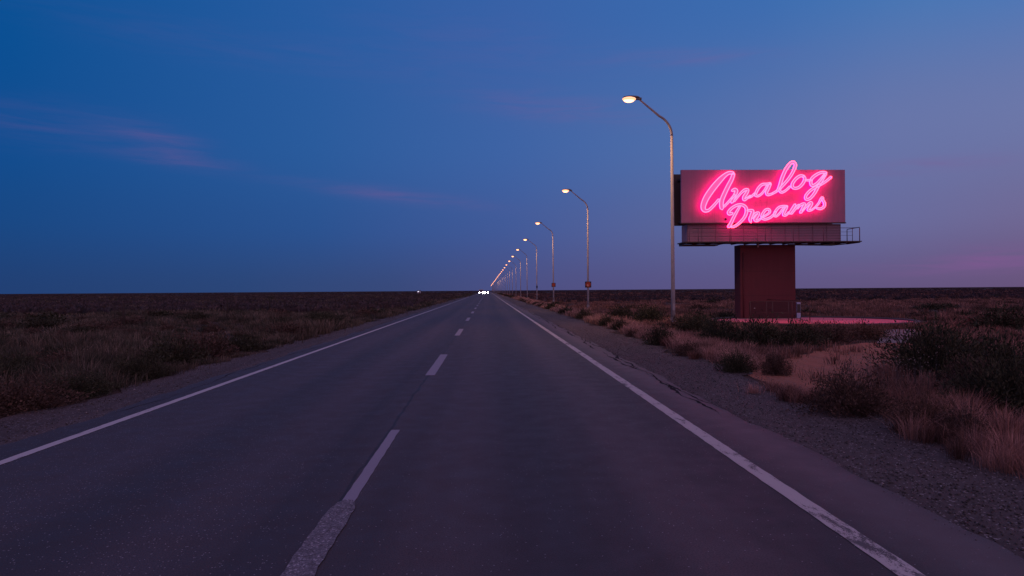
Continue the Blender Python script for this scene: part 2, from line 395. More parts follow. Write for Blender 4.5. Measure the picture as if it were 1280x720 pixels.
q = P(947.5, 306.5, Yb+.1); B(MB().cyl((q.x, q.y, q.z), .045, .22), 'drain_spout', M['galv'])
rz = lambda py, Y=None: Z(955, py, cf)
rail = MB()
for py, r_ in ((285, .014), (290, .007), (294.5, .007)):
    zz = Z(1000, py, cf); rail.tube([(ax0, cf+.03, zz), (X(1066, cf), cf+.03, zz)], r_, 6)
zt = Z(1000, 285, cf)
ex = X(1075, cf)
for yy in (cf+.03, Yb+.5):
    B(MB().tube([(ex, yy, cz), (ex, yy, zt)], .022, 8), 'rail_post', M['rail'], ck)
rail.tube([(X(1066, cf), cf+.03, zt), (ex, cf+.03, zt+.03), (ex, Yb+.5, zt+.03)], .018, 6)
for px in (862, 873, 914, 957, 992, 1030, 1066): B(MB().tube([(X(px, cf), cf+.03, cz), (X(px, cf), cf+.03, zt)], .015, 8), 'rail_post', M['rail'], ck)
B(rail, 'catwalk_rail', M['rail'], ck)
# pillar
px0, px1 = X(925, Yp), X(994, Yp)
pl_ = MB().box(px0, px1, Yp, Yp+.85, 0.0, cz-.11, .015)
B(pl_, 'pillar', M['pillar'])
sm = MB()
for k in range(1, 3): zz = 3.8*k/3; sm.box(px0-.003, px1+.003, Yp-.004, Yp+.86, zz-.008, zz+.008)
B(sm, 'weld_seam', M['pillar_dark'])
B(MB().tube([(px0+.16, Yp-.035, .07), (px0+.16, Yp-.035, 3.5)], .03, 8), 'conduit', M['pillar'])
hd = MB().box(X(936, Yp), px1-.06, Yp-.03, Yp-.002, .08, Z(960, 377.5, Yp), .01)
dr = B(hd, 'access_door', M['pillar_dark'])
B(MB().cyl((X(942, Yp), Yp-.05, .6), .03, .05, 'Y'), 'handle', M['galv'], dr)
B(MB().box(px0-.12, px1+.12, Yp-.12, Yp+.97, 0, .07, .01), 'footing', M['concrete'])

# ---- neon lettering
Yn = Yb-.27
def C1(l): return [(870+x/11.083, 205+y/11.077, w/11.08) for x, y, w in l]
def C2(l): return [(900+x/14.4, 205+y/14.4, w/14.4) for x, y, w in l]
def C3(l): return [(960+x/11.08, 195+y/11.08, w/11.08) for x, y, w in l]
def C4(l): return [(900+x/14.4, 245+y/14.4, w/14.4) for x, y, w in l]
def C5(l): return [(965+x/16, 240+y/16, w/16) for x, y, w in l]
LET = [
 ('A', [C1([(512,128,42),(455,125,44),(395,160,56),(320,232,78),(225,345,88),(140,470,86),(98,580,76),(110,640,56),(165,645,36),(225,595,34),(270,545,32),(312,495,30)]),
        C1([(515,140,46),(490,215,52),(440,310,56),(392,410,58),(355,500,60),(348,570,60),(355,615,56)]),
        C1([(385,590,26),(430,545,26),(490,478,28),(530,430,28)])]),
 ('N', [C2([(215,482,40),(262,462,56),(290,488,60),(262,560,60),(228,630,62),(208,690,54)]),
        C2([(250,672,30),(320,585,30),(385,510,36),(445,468,46),(497,468,40),(470,530,56),(425,600,56),(432,648,44),(490,612,32),(540,575,30)])]),
 ('A', [C2([(900,352,38),(835,362,34),(755,372,42),(690,430,44),(645,510,44),(632,562,42),(672,580,34),(735,545,32),(790,480,32),(838,400,32)]),
        C2([(898,365,46),(865,440,48),(832,510,46),(850,558,38),(925,540,34),(1010,495,34)]),
        C2([(500,612,26),(560,585,30),(620,530,30)])]),
 ('L', [C3([(60,520,26),(125,480,30),(160,410,42),(190,310,44),(240,195,44),(300,110,36),(345,88,34),(375,125,34),(350,205,38),(290,305,36),(215,395,34),(160,460,30),(180,505,28),(240,480,26),(300,425,26)])]),
 ('O', [C3([(492,282,34),(440,278,36),(375,325,38),(332,395,38),(350,445,34),(415,440,34),(475,385,38),(505,320,38),(490,282,34)]),
        C3([(515,335,24),(555,338,24),(590,335,24)])]),
 ('G', [C3([(800,235,30),(745,228,30),(675,255,36),(605,310,38),(588,375,38),(610,412,34),(665,385,32),(720,330,32),(775,262,30)]),
        C3([(795,250,32),(750,325,34),(690,425,38),(640,515,38),(575,590,34),(522,600,32),(520,550,34),(575,485,34),(650,435,32),(730,395,28),(800,350,28),(866,295,32)])]),
 ('D', [C4([(215,312,40),(160,325,52),(150,285,48),(215,215,44),(310,165,44),(400,165,46),(462,215,52),(468,300,54),(430,390,48),(355,475,42),(270,540,38),(205,562,34)]),
        C4([(350,190,30),(300,275,40),(240,385,50),(190,490,54),(150,555,56)])]),
 ('R', [C4([(490,262,30),(545,262,44),(582,275,52),(562,340,56),(535,415,54),(548,470,30)]),
        C4([(572,400,28),(625,325,40),(685,310,50),(655,375,56),(620,425,50),(655,452,34),(720,415,30)])]),
 ('E', [C4([(745,385,28),(820,350,28),(890,295,34),(880,245,36),(820,250,40),(765,320,44),(750,385,44),(795,420,38),(875,402,36),(945,355,36),(1000,290,34)])]),
 ('A', [C5([(300,288,34),(215,285,36),(130,312,42),(65,390,46),(40,465,42),(80,485,34),(145,430,34),(205,350,34),(245,305,30)]),
        C5([(290,305,44),(245,390,50),(225,460,46),(275,465,34),(330,410,32)])]),
 ('M', [C5([(455,255,50),(400,345,56),(340,430,46)]), C5([(380,435,36),(450,350,40),(500,290,46),(530,260,36)]),
        C5([(500,330,34),(560,265,44),(640,240,50),(610,330,60),(565,410,54)]),
        C5([(600,380,30),(680,285,40),(755,215,42),(785,235,50),(745,305,56),(715,365,46),(775,365,32),(850,312,30)])]),
 ('S', [C5([(850,315,32),(925,225,34),(990,115,44),(1012,170,42),(1042,235,48),(1025,300,46),(960,338,42),(895,330,36)])]),
]
def catmull(pts, n=6):
    out = []
    A = [np.array(p) for p in pts]; A = [2*A[0]-A[1]]+A+[2*A[-1]-A[-2]]
    for i in range(1, len(A)-2):
        for k in range(n):
            t = k/n; out.append(.5*((2*A[i])+(-A[i-1]+A[i+1])*t+(2*A[i-1]-5*A[i]+4*A[i+1]-A[i+2])*t*t+(-A[i-1]+3*A[i]-3*A[i+1]+A[i+2])*t**3))
    out.append(A[-2]); return out
PXM = Yn/F
word = ['first capital A of the upper word']
k_ = 0
for ch, strokes in LET:
    body = MB(); tubes = MB()
    for st in strokes:
        k_ += 1; yo = -.003*(k_ % 9)
        c = catmull(st, 5); pts = []
        for q in c:
            w = P(q[0], q[1], Yn); pts.append((w.x, w.z, max(q[2], 1.4)*PXM*.5))
        L = []; Rr = []
        for i in range(len(pts)):
            a = pts[max(i-1, 0)]; b = pts[min(i+1, len(pts)-1)]
            dx, dz = b[0]-a[0], b[1]-a[1]; l = math.hypot(dx, dz) or 1
            nx, nz = -dz/l, dx/l; h = pts[i][2]*.86
            L.append((pts[i][0]+nx*h, pts[i][1]+nz*h)); Rr.append((pts[i][0]-nx*h, pts[i][1]-nz*h))
        def capp(i, j, sgn):
            a, b = pts[i], pts[j]; dx, dz = a[0]-b[0], a[1]-b[1]; l = math.hypot(dx, dz) or 1
            return (a[0]+dx/l*a[2]*.8, a[1]+dz/l*a[2]*.8)
        e0 = capp(0, 1, 0); e1 = capp(-1, -2, 0)
        loop = L+[e1]+Rr[::-1]+[e0]
        # body: quads + caps, front and back
        for mi_, yy in ((0, Yn+yo), (1, Yn+.06+yo)):
            vl = [body.bm.verts.new((x, yy, z)) for x, z in L]; vr = [body.bm.verts.new((x, yy, z)) for x, z in Rr]
            for i in range(len(L)-1): body.bm.faces.new((vl[i], vr[i], vr[i+1], vl[i+1])).material_index = mi_
        vf = [body.bm.verts.new((x, Yn+yo, z)) for x, z in loop]; vk = [body.bm.verts.new((x, Yn+.06+yo, z)) for x, z in loop]
        for i in range(len(loop)): body.bm.faces.new((vf[i], vf[(i+1) % len(loop)], vk[(i+1) % len(loop)], vk[i])).material_index = 1
        # drop near-duplicate loop points, then sweep the glass
        lp = [loop[0]]
        for q in loop[1:]:
            if math.hypot(q[0]-lp[-1][0], q[1]-lp[-1][1]) > .02: lp.append(q)
        tubes.tube([(x, Yn-.035+yo, z) for x, z in lp], .0265, 6, closed=True)
    sup = MB()
    lb = B(body, 'neon_letter', [M['letter'], M['halo']])
    B(tubes, 'neon_tube', M['tube'], lb)
    sx_, sy_, _ = strokes[0][len(strokes[0])//2]; q = P(sx_, max(sy_, 216), Yn)
    B(MB().cyl((q.x, (Yn+.06+Yb)/2+.01, q.z), .02, abs(Yb-Yn-.06)+.0, 'Y', 8), 'standoff', M['steel_dark'], lb)

# ---- railing and cabinet at the pillar
gr = empty('guard_railing', G(974, 405)); O = gr.location.copy(); Yf = 30.6
tag(gr, 'low rust coloured pipe railing in front of the red pillar', 'railing')
xl, xr = X(937, Yf), X(1011.5, Yf); xb = X(1004.5, Yp-.1); ht = Z(975, 376.6, Yf)
B(MB().tube([(xl, Yf, ht), (xr, Yf, ht), (xr, Yp+.4, ht)], .022, 8), 'top_rail', M['rust'], gr)
B(MB().tube([(xl, Yf, ht*.5), (xr, Yf, ht*.5), (xr, Yp+.4, ht*.5)], .012, 8), 'middle_rail', M['rust'], gr)
for pxx in (937, 957.5, 965, 985, 1011.5): B(MB().tube([(X(pxx, Yf), Yf, 0), (X(pxx, Yf), Yf, ht)], .022, 8), 'post', M['rust'], gr)
for yy in (Yf+1.8, Yp+.4): B(MB().tube([(xr, yy, 0), (xr, yy, ht)], .022, 8), 'post', M['rust'], gr)
q = P(996.3, 399, Yp+.3)
cb = empty('service_cabinet', (q.x+.02, Yp+.3, 0)); tag(cb, 'narrow pale blue cabinet standing at the right side of the red pillar', 'cabinet'); O = cb.location.copy()
B(MB().box(q.x-.08, q.x+.13, Yp+.15, Yp+.45, .05, Z(996, 378, Yp), .01), 'housing', M['bluewhite'], cb)
B(MB().box(q.x-.06, q.x+.11, Yp+.135, Yp+.149, .35, .8), 'vent', M['black'], cb)
B(MB().box(q.x-.1, q.x+.15, Yp+.12, Yp+.48, 0, .049), 'plinth', M['steel_dark'], cb)

# ------------------------------------------------------------------ street lamps
D1 = 29.4; LX = P(841.5, 400, D1).x; LZ = P(786, 123, D1).z; LLX = P(787, 123, D1).x
ZB = P(839, 152, D1).z; arm_dx = LLX-LX
lamp = empty('street_lamp', (LX, D1, 0)); O = Vector((0, 0, 0))
MB().tube([(0, 0, .02), (0, 0, 1.6), (0, 0, ZB-.62)], [.105, .085, .058], 14).build('pole', M['galv'], lamp)
MB().cyl((0, 0, .03), .19, .05).cyl((0, 0, .2), .112, .35, n=16).build('base_flange', M['galv'], lamp)
arm = []
for i in range(13):
    a = R(64)*i/12
    arm.append((-(1-math.cos(a))*.95, 0, ZB-.5-.12+math.sin(a)*.95))
arm.append((arm_dx+.42, 0, LZ-.04)); 
MB().tube(arm, [.058]*6+[.052]*7+[.036], 10).build('arm', M['galv'], lamp)
hd = MB(); hd.sphere((arm_dx+.08, 0, LZ+.045), .38, .15, .075); hd.box(arm_dx+.25, arm_dx+.52, -.06, .06, LZ-.06, LZ+.03, .015)
hh = hd.build('lamp_head', M['housing'], lamp)
MB().sphere((arm_dx-.02, 0, LZ-.03), .30, .21, .095).build('lens', M['lens'], hh)
MB().sphere((arm_dx-.03, 0, LZ-.05), .245, .175, .125).build('bulb', M['bulb'], hh)
MB().box(-.045, .045, -.112, -.085, .7, 1.0, .008).build('hatch', M['galv'], lamp)
NL = 46; lamps = [lamp]; SPC = 27.3
for i in range(1, NL):
    c = copy_tree(lamp); c.location = (LX+(.32 if i == 1 else .08 if i == 2 else 0), D1+SPC*i, 0); c.rotation_euler = (R(random.uniform(-.4, .4)), R(random.uniform(-.35, .35)), R(random.uniform(-3, 3))); lamps.append(c)
words = ['tallest and nearest tapered steel street lamp, its pole rising just left of the billboard', 'second nearest street lamp, with the larger red reflector plate on its pole',
 'third street lamp from the front, with the smaller red plate on its pole', 'fourth street lamp from the front, with a small black box on its pole',
 'fifth street lamp from the front in the long curving row', 'sixth street lamp from the front in the long curving row', 'seventh street lamp from the front in the long curving row']
for i, c in enumerate(lamps):
    tag(c, words[i] if i < len(words) else 'tiny lit street lamp in the far row merging towards the end of the road', 'street lamp', 'street lamps along the right verge')
for i in range(20):
    ld = bpy.data.lights.new('lamp_light', 'SPOT'); ld.energy = 1000; ld.color = (1, .50, .22); ld.spot_size = R(150); ld.spot_blend = .9; ld.shadow_soft_size = .18
    lo = bpy.data.objects.new('lamp_light', ld); COL.objects.link(lo); lo.parent = lamps[i]; lo.location = (arm_dx-.02, 0, LZ-.26)
# plates on the poles
def plate(i, px, py, s, lab, mode):
    Y = D1+SPC*i; q = P(px, py, Y-.1); root = empty('pole_sign' if mode < 2 else 'control_box', (lamps[i].location.x, Y-.1, q.z)); tag(root, lab, 'sign' if mode < 2 else 'box', 'plates on the lamp poles' if mode < 2 else None)
    if mode < 2:
        MB().box(-s/2, s/2, -.03, 0, -s*.47, s*.47, .03).build('backing_plate', M['black'], root)
        d = MB().cyl((0, -.045, 0), s*.42, .025, 'Y', 24).build('red_disc', M['redplate'], root)
        if mode == 0: MB().cyl((-.04, -.066, -.07), s*.14, .014, 'Y', 16).build('reflector_spot', M['orange'], d)
        MB().box(-s*.5, s*.5, .002, .02, -s*.55, -s*.48).build('clamp_band', M['galv'], root)
    else:
        MB().box(-s/2, s/2, -.16, 0, -s*.75, s*.75, .02).build('housing', M['black'], root)
        MB().box(-s*.55, s*.55, -.18, .01, s*.76, s*.84, .01).build('lid', M['black'], root)
plate(1, 736.7, 355.5, .52, 'red round reflector on a dark plate, larger of the two on the lamp poles', 0)
plate(2, 692.5, 356, .50, 'small red round plate on the third lamp pole, the one farther off', 1)
plate(3, 671, 358.6, .24, 'small black box strapped to the fourth lamp pole', 2)

# ------------------------------------------------------------------ vehicles at the end of the road
def car(loc, label, van, paint):
    root = empty('van' if van else 'car', loc); tag(root, label, 'van' if van else 'car', 'oncoming vehicles with headlights on')
    w = .95 if van else .88
    prof = [(0, .35), (0, 1.0), (.35, 1.15), (.9, 2.05), (4.9, 2.1), (5.1, 1.9), (5.1, .35)] if van else [(0, .3), (0, .75), (.9, .92), (1.6, 1.42), (3.1, 1.45), (3.9, 1.0), (4.3, .92), (4.35, .3)]
    b = MB().prism(prof, -w, w); bmesh.ops.bevel(b.bm, geom=b.bm.edges[:], offset=.06, segments=2, affect='EDGES'); b.build('body', paint, root)
    y0_, z0_, y1_, z1_ = (.37, 1.22, .84, 1.98) if van else (.98, .97, 1.55, 1.37)
    g = MB(); vv = [g.bm.verts.new(v) for v in ((-w+.1, y0_-.03, z0_), (w-.1, y0_-.03, z0_), (w-.16, y1_-.03, z1_), (-w+.16, y1_-.03, z1_))]; g.bm.faces.new(vv); g.build('windscreen', M['glass'], root)
    for s in (-1, 1):
        MB().sphere((s*(w-.22), -.02, .78 if van else .66), .19, .06, .13).build('headlight', M['headlight'], root)
        for yy in (.85, 3.9 if van else 3.45): MB().cyl((s*(w-.1), yy, .33), .33, .2, 'X').build('wheel', M['rubber'], root)
    MB().box(-w+.05, w-.05, -.06, .0, .35, .52, .02).build('bumper', M['black'], root)
    return root
car((-2.75, 290, 0), 'oncoming white van with glaring headlights, left of the two far vehicles', True, M['carwhite'])
car((-.55, 330, 0), 'oncoming grey car with glaring headlights, right of the two far vehicles', False, M['cargrey'])
# tiny pale building left on the horizon
q = P(523.5, 362.5, 420); hut = empty('roadside_hut', (q.x, 420, 0)); tag(hut, 'tiny white hut with a lit lamp on the horizon left of the road', 'hut')
MB().box(-1.0, 1.0, 0, 1.6, 0, 1.55).build('wall', M['whitewall'], hut)
MB().prism([(-.15, 1.553), (.8, 1.95), (1.75, 1.553)], -1.15, 1.15).build('roof', M['steel_dark'], hut)
MB().box(.2, .75, -.04, -.002, .02, 1.3).build('door', M['steel_dark'], hut)
MB().box(-.7, .1, -.12, -.003, 1.15, 1.45, .02).build('wall_lamp', M['whitelamp'], hut)

# ------------------------------------------------------------------ left fence posts
FX = -17.2
pd = empty('fence_post', (0, 0, 0))
MB().tube([(0, 0, -.1), (.01, 0, .5), (0, .01, 1.18)], [.07, .062, .055], 8).build('post_shaft', M['wood'], pd)
MB().tube([(-.07, 0, .95), (0, -.07, .955), (.07, 0, .95)], .008, 5).build('wire_staple', M['black'], pd)
fl = ['dark wooden fence post farthest left of the three in the left field', 'dark wooden fence post in the middle of the three in the left field', 'dark wooden fence post farthest right of the three in the left field']
for i, (px, Y) in enumerate(((154, 33), (284.5, 45), (337, 57))):
    o = pd if i == 0 else copy_tree(pd); o.location = (P(px, 390, Y).x, Y, -.03); o.rotation_euler = (R(random.uniform(-2, 2)), R(random.uniform(-2, 2)), i)
    tag(o, fl[i], 'fence post', 'fence posts in the left field')

# ------------------------------------------------------------------ vegetation
def arr_mesh(name, V, loops, starts, totals, colv):
    me = bpy.data.meshes.new(name)
    me.vertices.add(len(V)); me.vertices.foreach_set('co', V.astype(np.float32).ravel())
    me.loops.add(len(loops)); me.loops.foreach_set('vertex_index', loops.astype(np.int32))
    me.polygons.add(len(starts)); me.polygons.foreach_set('loop_start', starts.astype(np.int32)); me.polygons.foreach_set('loop_total', totals.astype(np.int32))
    me.update(calc_edges=True)
    at = me.attributes.new('tint', 'FLOAT_COLOR', 'POINT')
    c4 = np.ones((len(V), 4), np.float32); c4[:, :3] = colv; at.data.foreach_set('color', c4.ravel())
    return me
def blades(name, base, ang, h, w, lean, col):
    N = len(base); sd = np.stack([-np.sin(ang), np.cos(ang), 0*ang], 1); ld = np.stack([np.cos(ang), np.sin(ang), 0*ang], 1)
    tw = rng.uniform(-1.2, 1.2, N); sd = np.stack([-np.sin(ang+tw), np.cos(ang+tw), 0*ang], 1)
    up_ = np.array([0, 0, 1.0]); hw = (w/2)[:, None]
    m = base+up_*(h*.6)[:, None]+ld*(lean*.35)[:, None]; tp = base+up_*h[:, None]+ld*lean[:, None]
    V = np.stack([base-sd*hw, base+sd*hw, m+sd*hw*.8, m-sd*hw*.8, tp], 1).reshape(-1, 3)
    o = np.arange(N)[:, None]*5
    loops = (o+np.array([[0, 1, 2, 3, 3, 2, 4]])).ravel(); st = (np.arange(N)[:, None]*7+np.array([[0, 4]])).ravel(); tt = np.tile([4, 3], N)
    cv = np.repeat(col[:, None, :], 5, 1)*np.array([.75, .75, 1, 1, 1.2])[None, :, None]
    return arr_mesh(name, V, loops, st, tt, cv.reshape(-1, 3))
def tufts(name, cx, cy, nb, rad, hgt, pal, mat, wbase=.005, wk=.0006, lab=None, leanf=.5, z=-.03, dark=None):
    N = len(cx); K = nb
    r = np.abs(rng.normal(0, .5, (N, K)))*rad[:, None]; a = rng.uniform(0, 2*np.pi, (N, K))
    bx = cx[:, None]+r*np.cos(a); by = cy[:, None]+r*np.sin(a)
    base = np.stack([bx, by, np.full_like(bx, z)], 2).reshape(-1, 3)
    h = (hgt[:, None]*rng.uniform(.45, 1.1, (N, K))).ravel()
    lean = h*np.abs(rng.normal(0, leanf, N*K)); d = np.hypot(bx, by).ravel()
    w = np.maximum(wbase, d*wk)*rng.uniform(.7, 1.4, N*K)
    pi = rng.integers(0, len(pal), N); pc = np.array(pal)[pi]*rng.uniform(.7, 1.3, (N, 1))
    col = np.repeat(pc, K, 0)*rng.uniform(.7, 1.3, (N*K, 1))
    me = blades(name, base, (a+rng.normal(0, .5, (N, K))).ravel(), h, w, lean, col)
    return link(name, me, mat)
PALE = [(.43, .24, .20), (.37, .20, .17), (.48, .29, .24), (.25, .145, .12)]
REDD = [(.28, .14, .115), (.21, .105, .09), (.15, .085, .07), (.33, .175, .14)]
DARK = [(.105, .088, .068), (.14, .105, .083), (.072, .066, .052), (.058, .06, .045), (.19, .145, .115)]
GREEN = [(.052, .056, .034), (.066, .064, .042), (.042, .045, .030)]
def inpoly(x, y, poly):
    c = np.zeros(len(x), bool); n = len(poly); j = n-1
    for i in range(n):
        xi, yi = poly[i]; xj, yj = poly[j]
        c ^= ((yi > y) != (yj > y)) & (x < (xj-xi)*(y-yi)/(yj-yi+1e-9)+xi); j = i
    return c
clear = [(G(x, y).x, G(x, y).y) for x, y in [(930, 464), (975, 484), (1040, 496), (1095, 488), (1128, 460), (1118, 432), (1150, 424), (1152, 411), (1108, 411), (1096, 428), (1050, 432), (1000, 444)]]
def keep_right(x, y):
    k = ~inpoly(x, y, clear); k &= ~((x-PC.x)**2+((y-PC.y)/.92)**2 < (PR+.25)**2); return k
def off_shrubs(x, y, k=.95):
    ok = np.ones(len(x), bool)
    for sx0, sy0, r0_ in SH:
        if sy0 > 120: continue
        dx, dy = x-sx0, y-sy0; L = math.hypot(sx0, sy0); ux, uy = sx0/L, sy0/L
        al = dx*ux+dy*uy; ac = np.abs(-dx*uy+dy*ux)
        ok &= ~((ac < r0_*k) & (al > -r0_*k-sy0*.045) & (al < r0_*k))
    return ok
def patch(x, y, s, seed):
    return np.sin(x*s+seed)*np.sin(y*s*.8+2*seed)+.6*np.sin(x*s*2.3+y*s*1.1+seed)
# stones on the shoulders
def stones(name, xa, xb, ya, yb, n, smin, smax, lab):
    y = ya*(yb/ya)**rng.uniform(0, 1, n); x = rng.uniform(xa, xb, n); s = smin+(smax-smin)*rng.power(1, n)**3*1.0
    oc = np.array([(1, 0, 0), (-1, 0, 0), (0, 1, 0), (0, -1, 0), (0, 0, .7), (0, 0, -.7)]); fc = np.array([(0, 2, 4), (2, 1, 4), (1, 3, 4), (3, 0, 4), (2, 0, 5), (1, 2, 5), (3, 1, 5), (0, 3, 5)])
    V = oc[None]*s[:, None, None]*rng.uniform(.6, 1.3, (n, 6, 1)); an = rng.uniform(0, 6.28, n)
    c, s_ = np.cos(an), np.sin(an); Vx = V[..., 0]*c[:, None]-V[..., 1]*s_[:, None]; Vy = V[..., 0]*s_[:, None]+V[..., 1]*c[:, None]
    V = np.stack([Vx+x[:, None], Vy+y[:, None], V[..., 2]-.008+s[:, None]*.3], 2).reshape(-1, 3)
    lp = (np.arange(n)[:, None, None]*6+fc[None]).ravel(); st = np.arange(n*8)*3; tt = np.full(n*8, 3)
    g = rng.uniform(.07, .14, (n, 1))+(rng.uniform(0, 1, (n, 1)) > .95)*rng.uniform(.08, .25, (n, 1)); col = np.repeat(g*np.array([[1, .9, .93]]), 6, 0)
    o = link(name, arr_mesh(name, V, lp, st, tt, col), M['stone']); tag(o, lab, 'gravel', kind='stuff')
stones('loose_gravel', 3.12, 5.15, 2.6, 30, 24000, .003, .015, 'loose grey gravel chips strewn over the right shoulder')
stones('roadside_grit', -6.4, -5.0, 5, 30, 3500, .005, .018, 'fine grey grit along the left shoulder')

# shrubs: leaf-sized faces through a lumpy dome, plus woody stems
def foliage_mesh(name, nl, size, pal, seed, flat=.62, spiky=.25):
    r = np.random.default_rng(seed)
    u = r.normal(0, 1, (nl, 3)); u[:, 2] = np.abs(u[:, 2]); u /= np.linalg.norm(u, axis=1)[:, None]
    az_ = np.arctan2(u[:, 1], u[:, 0]); ph = r.uniform(0, 6.28, 6)
    lump = 1+.16*np.sin(az_*3+ph[0])+.12*np.sin(az_*5+ph[1]+u[:, 2]*4)+.10*np.sin(az_*9+ph[2]+u[:, 2]*7)+.1*np.sin(u[:, 2]*11+az_*2+ph[3])
    rad = r.uniform(0.05, 1, nl)**.42*lump; sp_ = r.uniform(0, 1, nl) < .12; rad[sp_] *= 1+r.uniform(0, spiky, sp_.sum())
    c = u*rad[:, None]*np.array([1, 1, flat*1.55]); c[:, 2] = np.maximum(c[:, 2], .01)
    d = u*.8+r.normal(0, .55, (nl, 3)); d[:, 2] += .5; d /= np.linalg.norm(d, axis=1)[:, None]
    s = np.cross(d, r.normal(0, 1, (nl, 3))); s /= np.linalg.norm(s, axis=1)[:, None]
    L = size*r.uniform(.7, 1.8, nl)[:, None]; W = size*.28*r.uniform(.6, 1.4, nl)[:, None]
    V = np.stack([c-d*L*.5, c+s*W, c+d*L*.9, c-s*W], 1).reshape(-1, 3)
    lp = np.arange(nl*4); st = np.arange(nl)*4; tt = np.full(nl, 4)
    cl = np.array(pal)[r.integers(0, len(pal), nl)]*r.uniform(.6, 1.4, (nl, 1))*(1+.35*np.sin(az_*4+ph[4])*np.sin(u[:, 2]*5+ph[5]))[:, None]
    return arr_mesh(name, V, lp, st, tt, np.repeat(cl, 4, 0))
def stem_mesh(name, seed):
    r = random.Random(seed); m = MB()
    for k in range(12):
        a = r.uniform(0, 6.28); l = r.uniform(.5, .85); t = r.uniform(.3, .8)
        m.tube([(0, 0, -.02), (math.cos(a)*l*t*.4, math.sin(a)*l*t*.4, l*.45), (math.cos(a)*l*t, math.sin(a)*l*t, l*.9)], [.03, .02, .008], 5)
    me = bpy.data.meshes.new(name); m.bm.to_mesh(me); m.bm.free(); me.materials.append(M['bark']); return me
kinds = {}
for kn, pal, spk in (('green', GREEN, .3), ('brown', [(.105, .068, .056), (.08, .056, .046), (.13, .08, .065)], .35), ('russet', [(.14, .08, .06), (.11, .065, .05), (.17, .10, .075)], .5)):
    for lod, nl, sz in ((0, 9000, .045), (1, 2600, .07), (2, 420, .17)):
        kinds[kn, lod] = [foliage_mesh('foliage_'+kn, nl, sz, pal, 10*lod+v+hash(kn) % 1 + len(kn)*100, spiky=spk) for v in range(3)]
        for me in kinds[kn, lod]: me.materials.append(M['veg'])
stems = [stem_mesh('stem', s) for s in (1, 2, 3)]
SH = []
def shrub(x, y, rx, h, kn, label, group=None, lod=None):
    SH.append((x, y, rx))
    d = math.hypot(x, y); lod = (0 if d < 16 else 1 if d < 45 else 2) if lod is None else lod
    fm = random.choice(kinds[kn, lod])
    if lod == 2:
        o = bpy.data.objects.new('shrub', fm); COL.objects.link(o)
    else:
        o = empty('shrub', (0, 0, 0)); f = bpy.data.objects.new('foliage', fm); COL.objects.link(f); f.parent = o
        s = bpy.data.objects.new('stem', random.choice(stems)); COL.objects.link(s); s.parent = o
    o.location = (x, y, -.03); o.scale = (rx, rx*random.uniform(.75, 1.0), h); o.rotation_euler.z = random.uniform(0, 6.28)
    tag(o, label, 'shrub', group); return o
def shp(px, base, wpx, hpx, kn, label, group=None, **k):
    g = G(px, base-hpx*.12); d = g.y; shrub(g.x, g.y, wpx/2*d/F*1.02, hpx*d/F*.98, kn, label, group, **k)
GV = 'shrubs along the right gravel shoulder'
hero = [
 (824, 433, 38, 24, 'green', 'dark rounded shrub at the gravel edge just left below the nearest lamp pole'),
 (858, 446, 34, 17, 'brown', 'brown dome shrub under pale grass, right of the rounded green one below the nearest lamp'),
 (920, 467, 42, 25, 'green', 'dark green shrub at the shoulder edge, left of a pair before the sandy clearing'),
 (969, 470, 42, 26, 'brown', 'brown shrub, right of a pair at the shoulder edge before the sandy clearing'),
 (1062, 521, 98, 50, 'brown', 'broad low brown bush bulging over the near right gravel shoulder'),
 (1168, 478, 120, 64, 'green', 'biggest black green bush, standing right of the sandy clearing'),
 (1240, 470, 100, 48, 'green', 'dark bush joined to the right side of the biggest black green bush'),
 (1262, 522, 120, 72, 'green', 'green bush half cut by the right edge of the picture behind pale grass'),
 (1255, 414, 80, 24, 'green', 'dark bush alone in the reddish field near the right edge'),
 (1215, 500, 70, 48, 'brown', 'purplish brown bush in front of the dark bushes at the right'),
 (1204, 556, 80, 40, 'brown', 'low purplish bush between two pale grass clumps at the near right gravel edge'),
 (1154, 546, 70, 44, 'russet', 'reddish dry bush right of the broad low brown bush'),
 (1036, 417, 90, 7, 'brown', 'flat low strip of brush along the front rim of the paved circle'),
 (902, 430, 60, 26, 'green', 'left end bush of the hedge in front of the pillar railing'),
 (950, 434, 66, 28, 'green', 'hedge bush straight below the red pillar'),
 (1000, 434, 60, 24, 'green', 'hedge bush below the right end of the pillar railing'),
 (1043, 430, 56, 20, 'brown', 'brown hedge bush right of the pillar railing before the concrete path'),
 (1082, 425, 52, 17, 'russet', 'russet bush at the right end of the hedge beside the concrete path'),
 (872, 416, 60, 20, 'green', 'dark bush right of the nearest lamp pole base'),
 (812, 404, 44, 20, 'green', 'dark bush left behind the nearest lamp pole base'),
 (776, 399, 36, 15, 'green', 'dark bush between the first and second lamp poles'),
 (759, 408, 22, 13, 'green', 'small round shrub on the gravel edge, left of a touching pair near the second lamp'),
 (775, 413, 24, 13, 'green', 'small round shrub on the gravel edge, right of a touching pair near the second lamp'),
 (790, 421, 20, 9, 'brown', 'tiny brown shrub between the touching pair and the rounded green shrub on the gravel edge'),
 (731, 399, 24, 11, 'green', 'small shrub below the foot of the second lamp pole'),
 (708, 392.5, 19, 9, 'green', 'small shrub on the gravel edge left of the second lamp pole'),
 (690, 387, 16, 8, 'green', 'small shrub below the foot of the third lamp pole'),
 (905, 398, 30, 8, 'green', 'small dark bush left of the paved circle'),
]
for h in hero: shp(h[0], h[1], h[2]*1.05, h[3]*(1.25 if 410 < h[1] < 437 and h[0] > 860 else 1.1), h[4], h[5], GV if h[0] < 980 and h[1] < 475 else 'shrubs around the clearing')
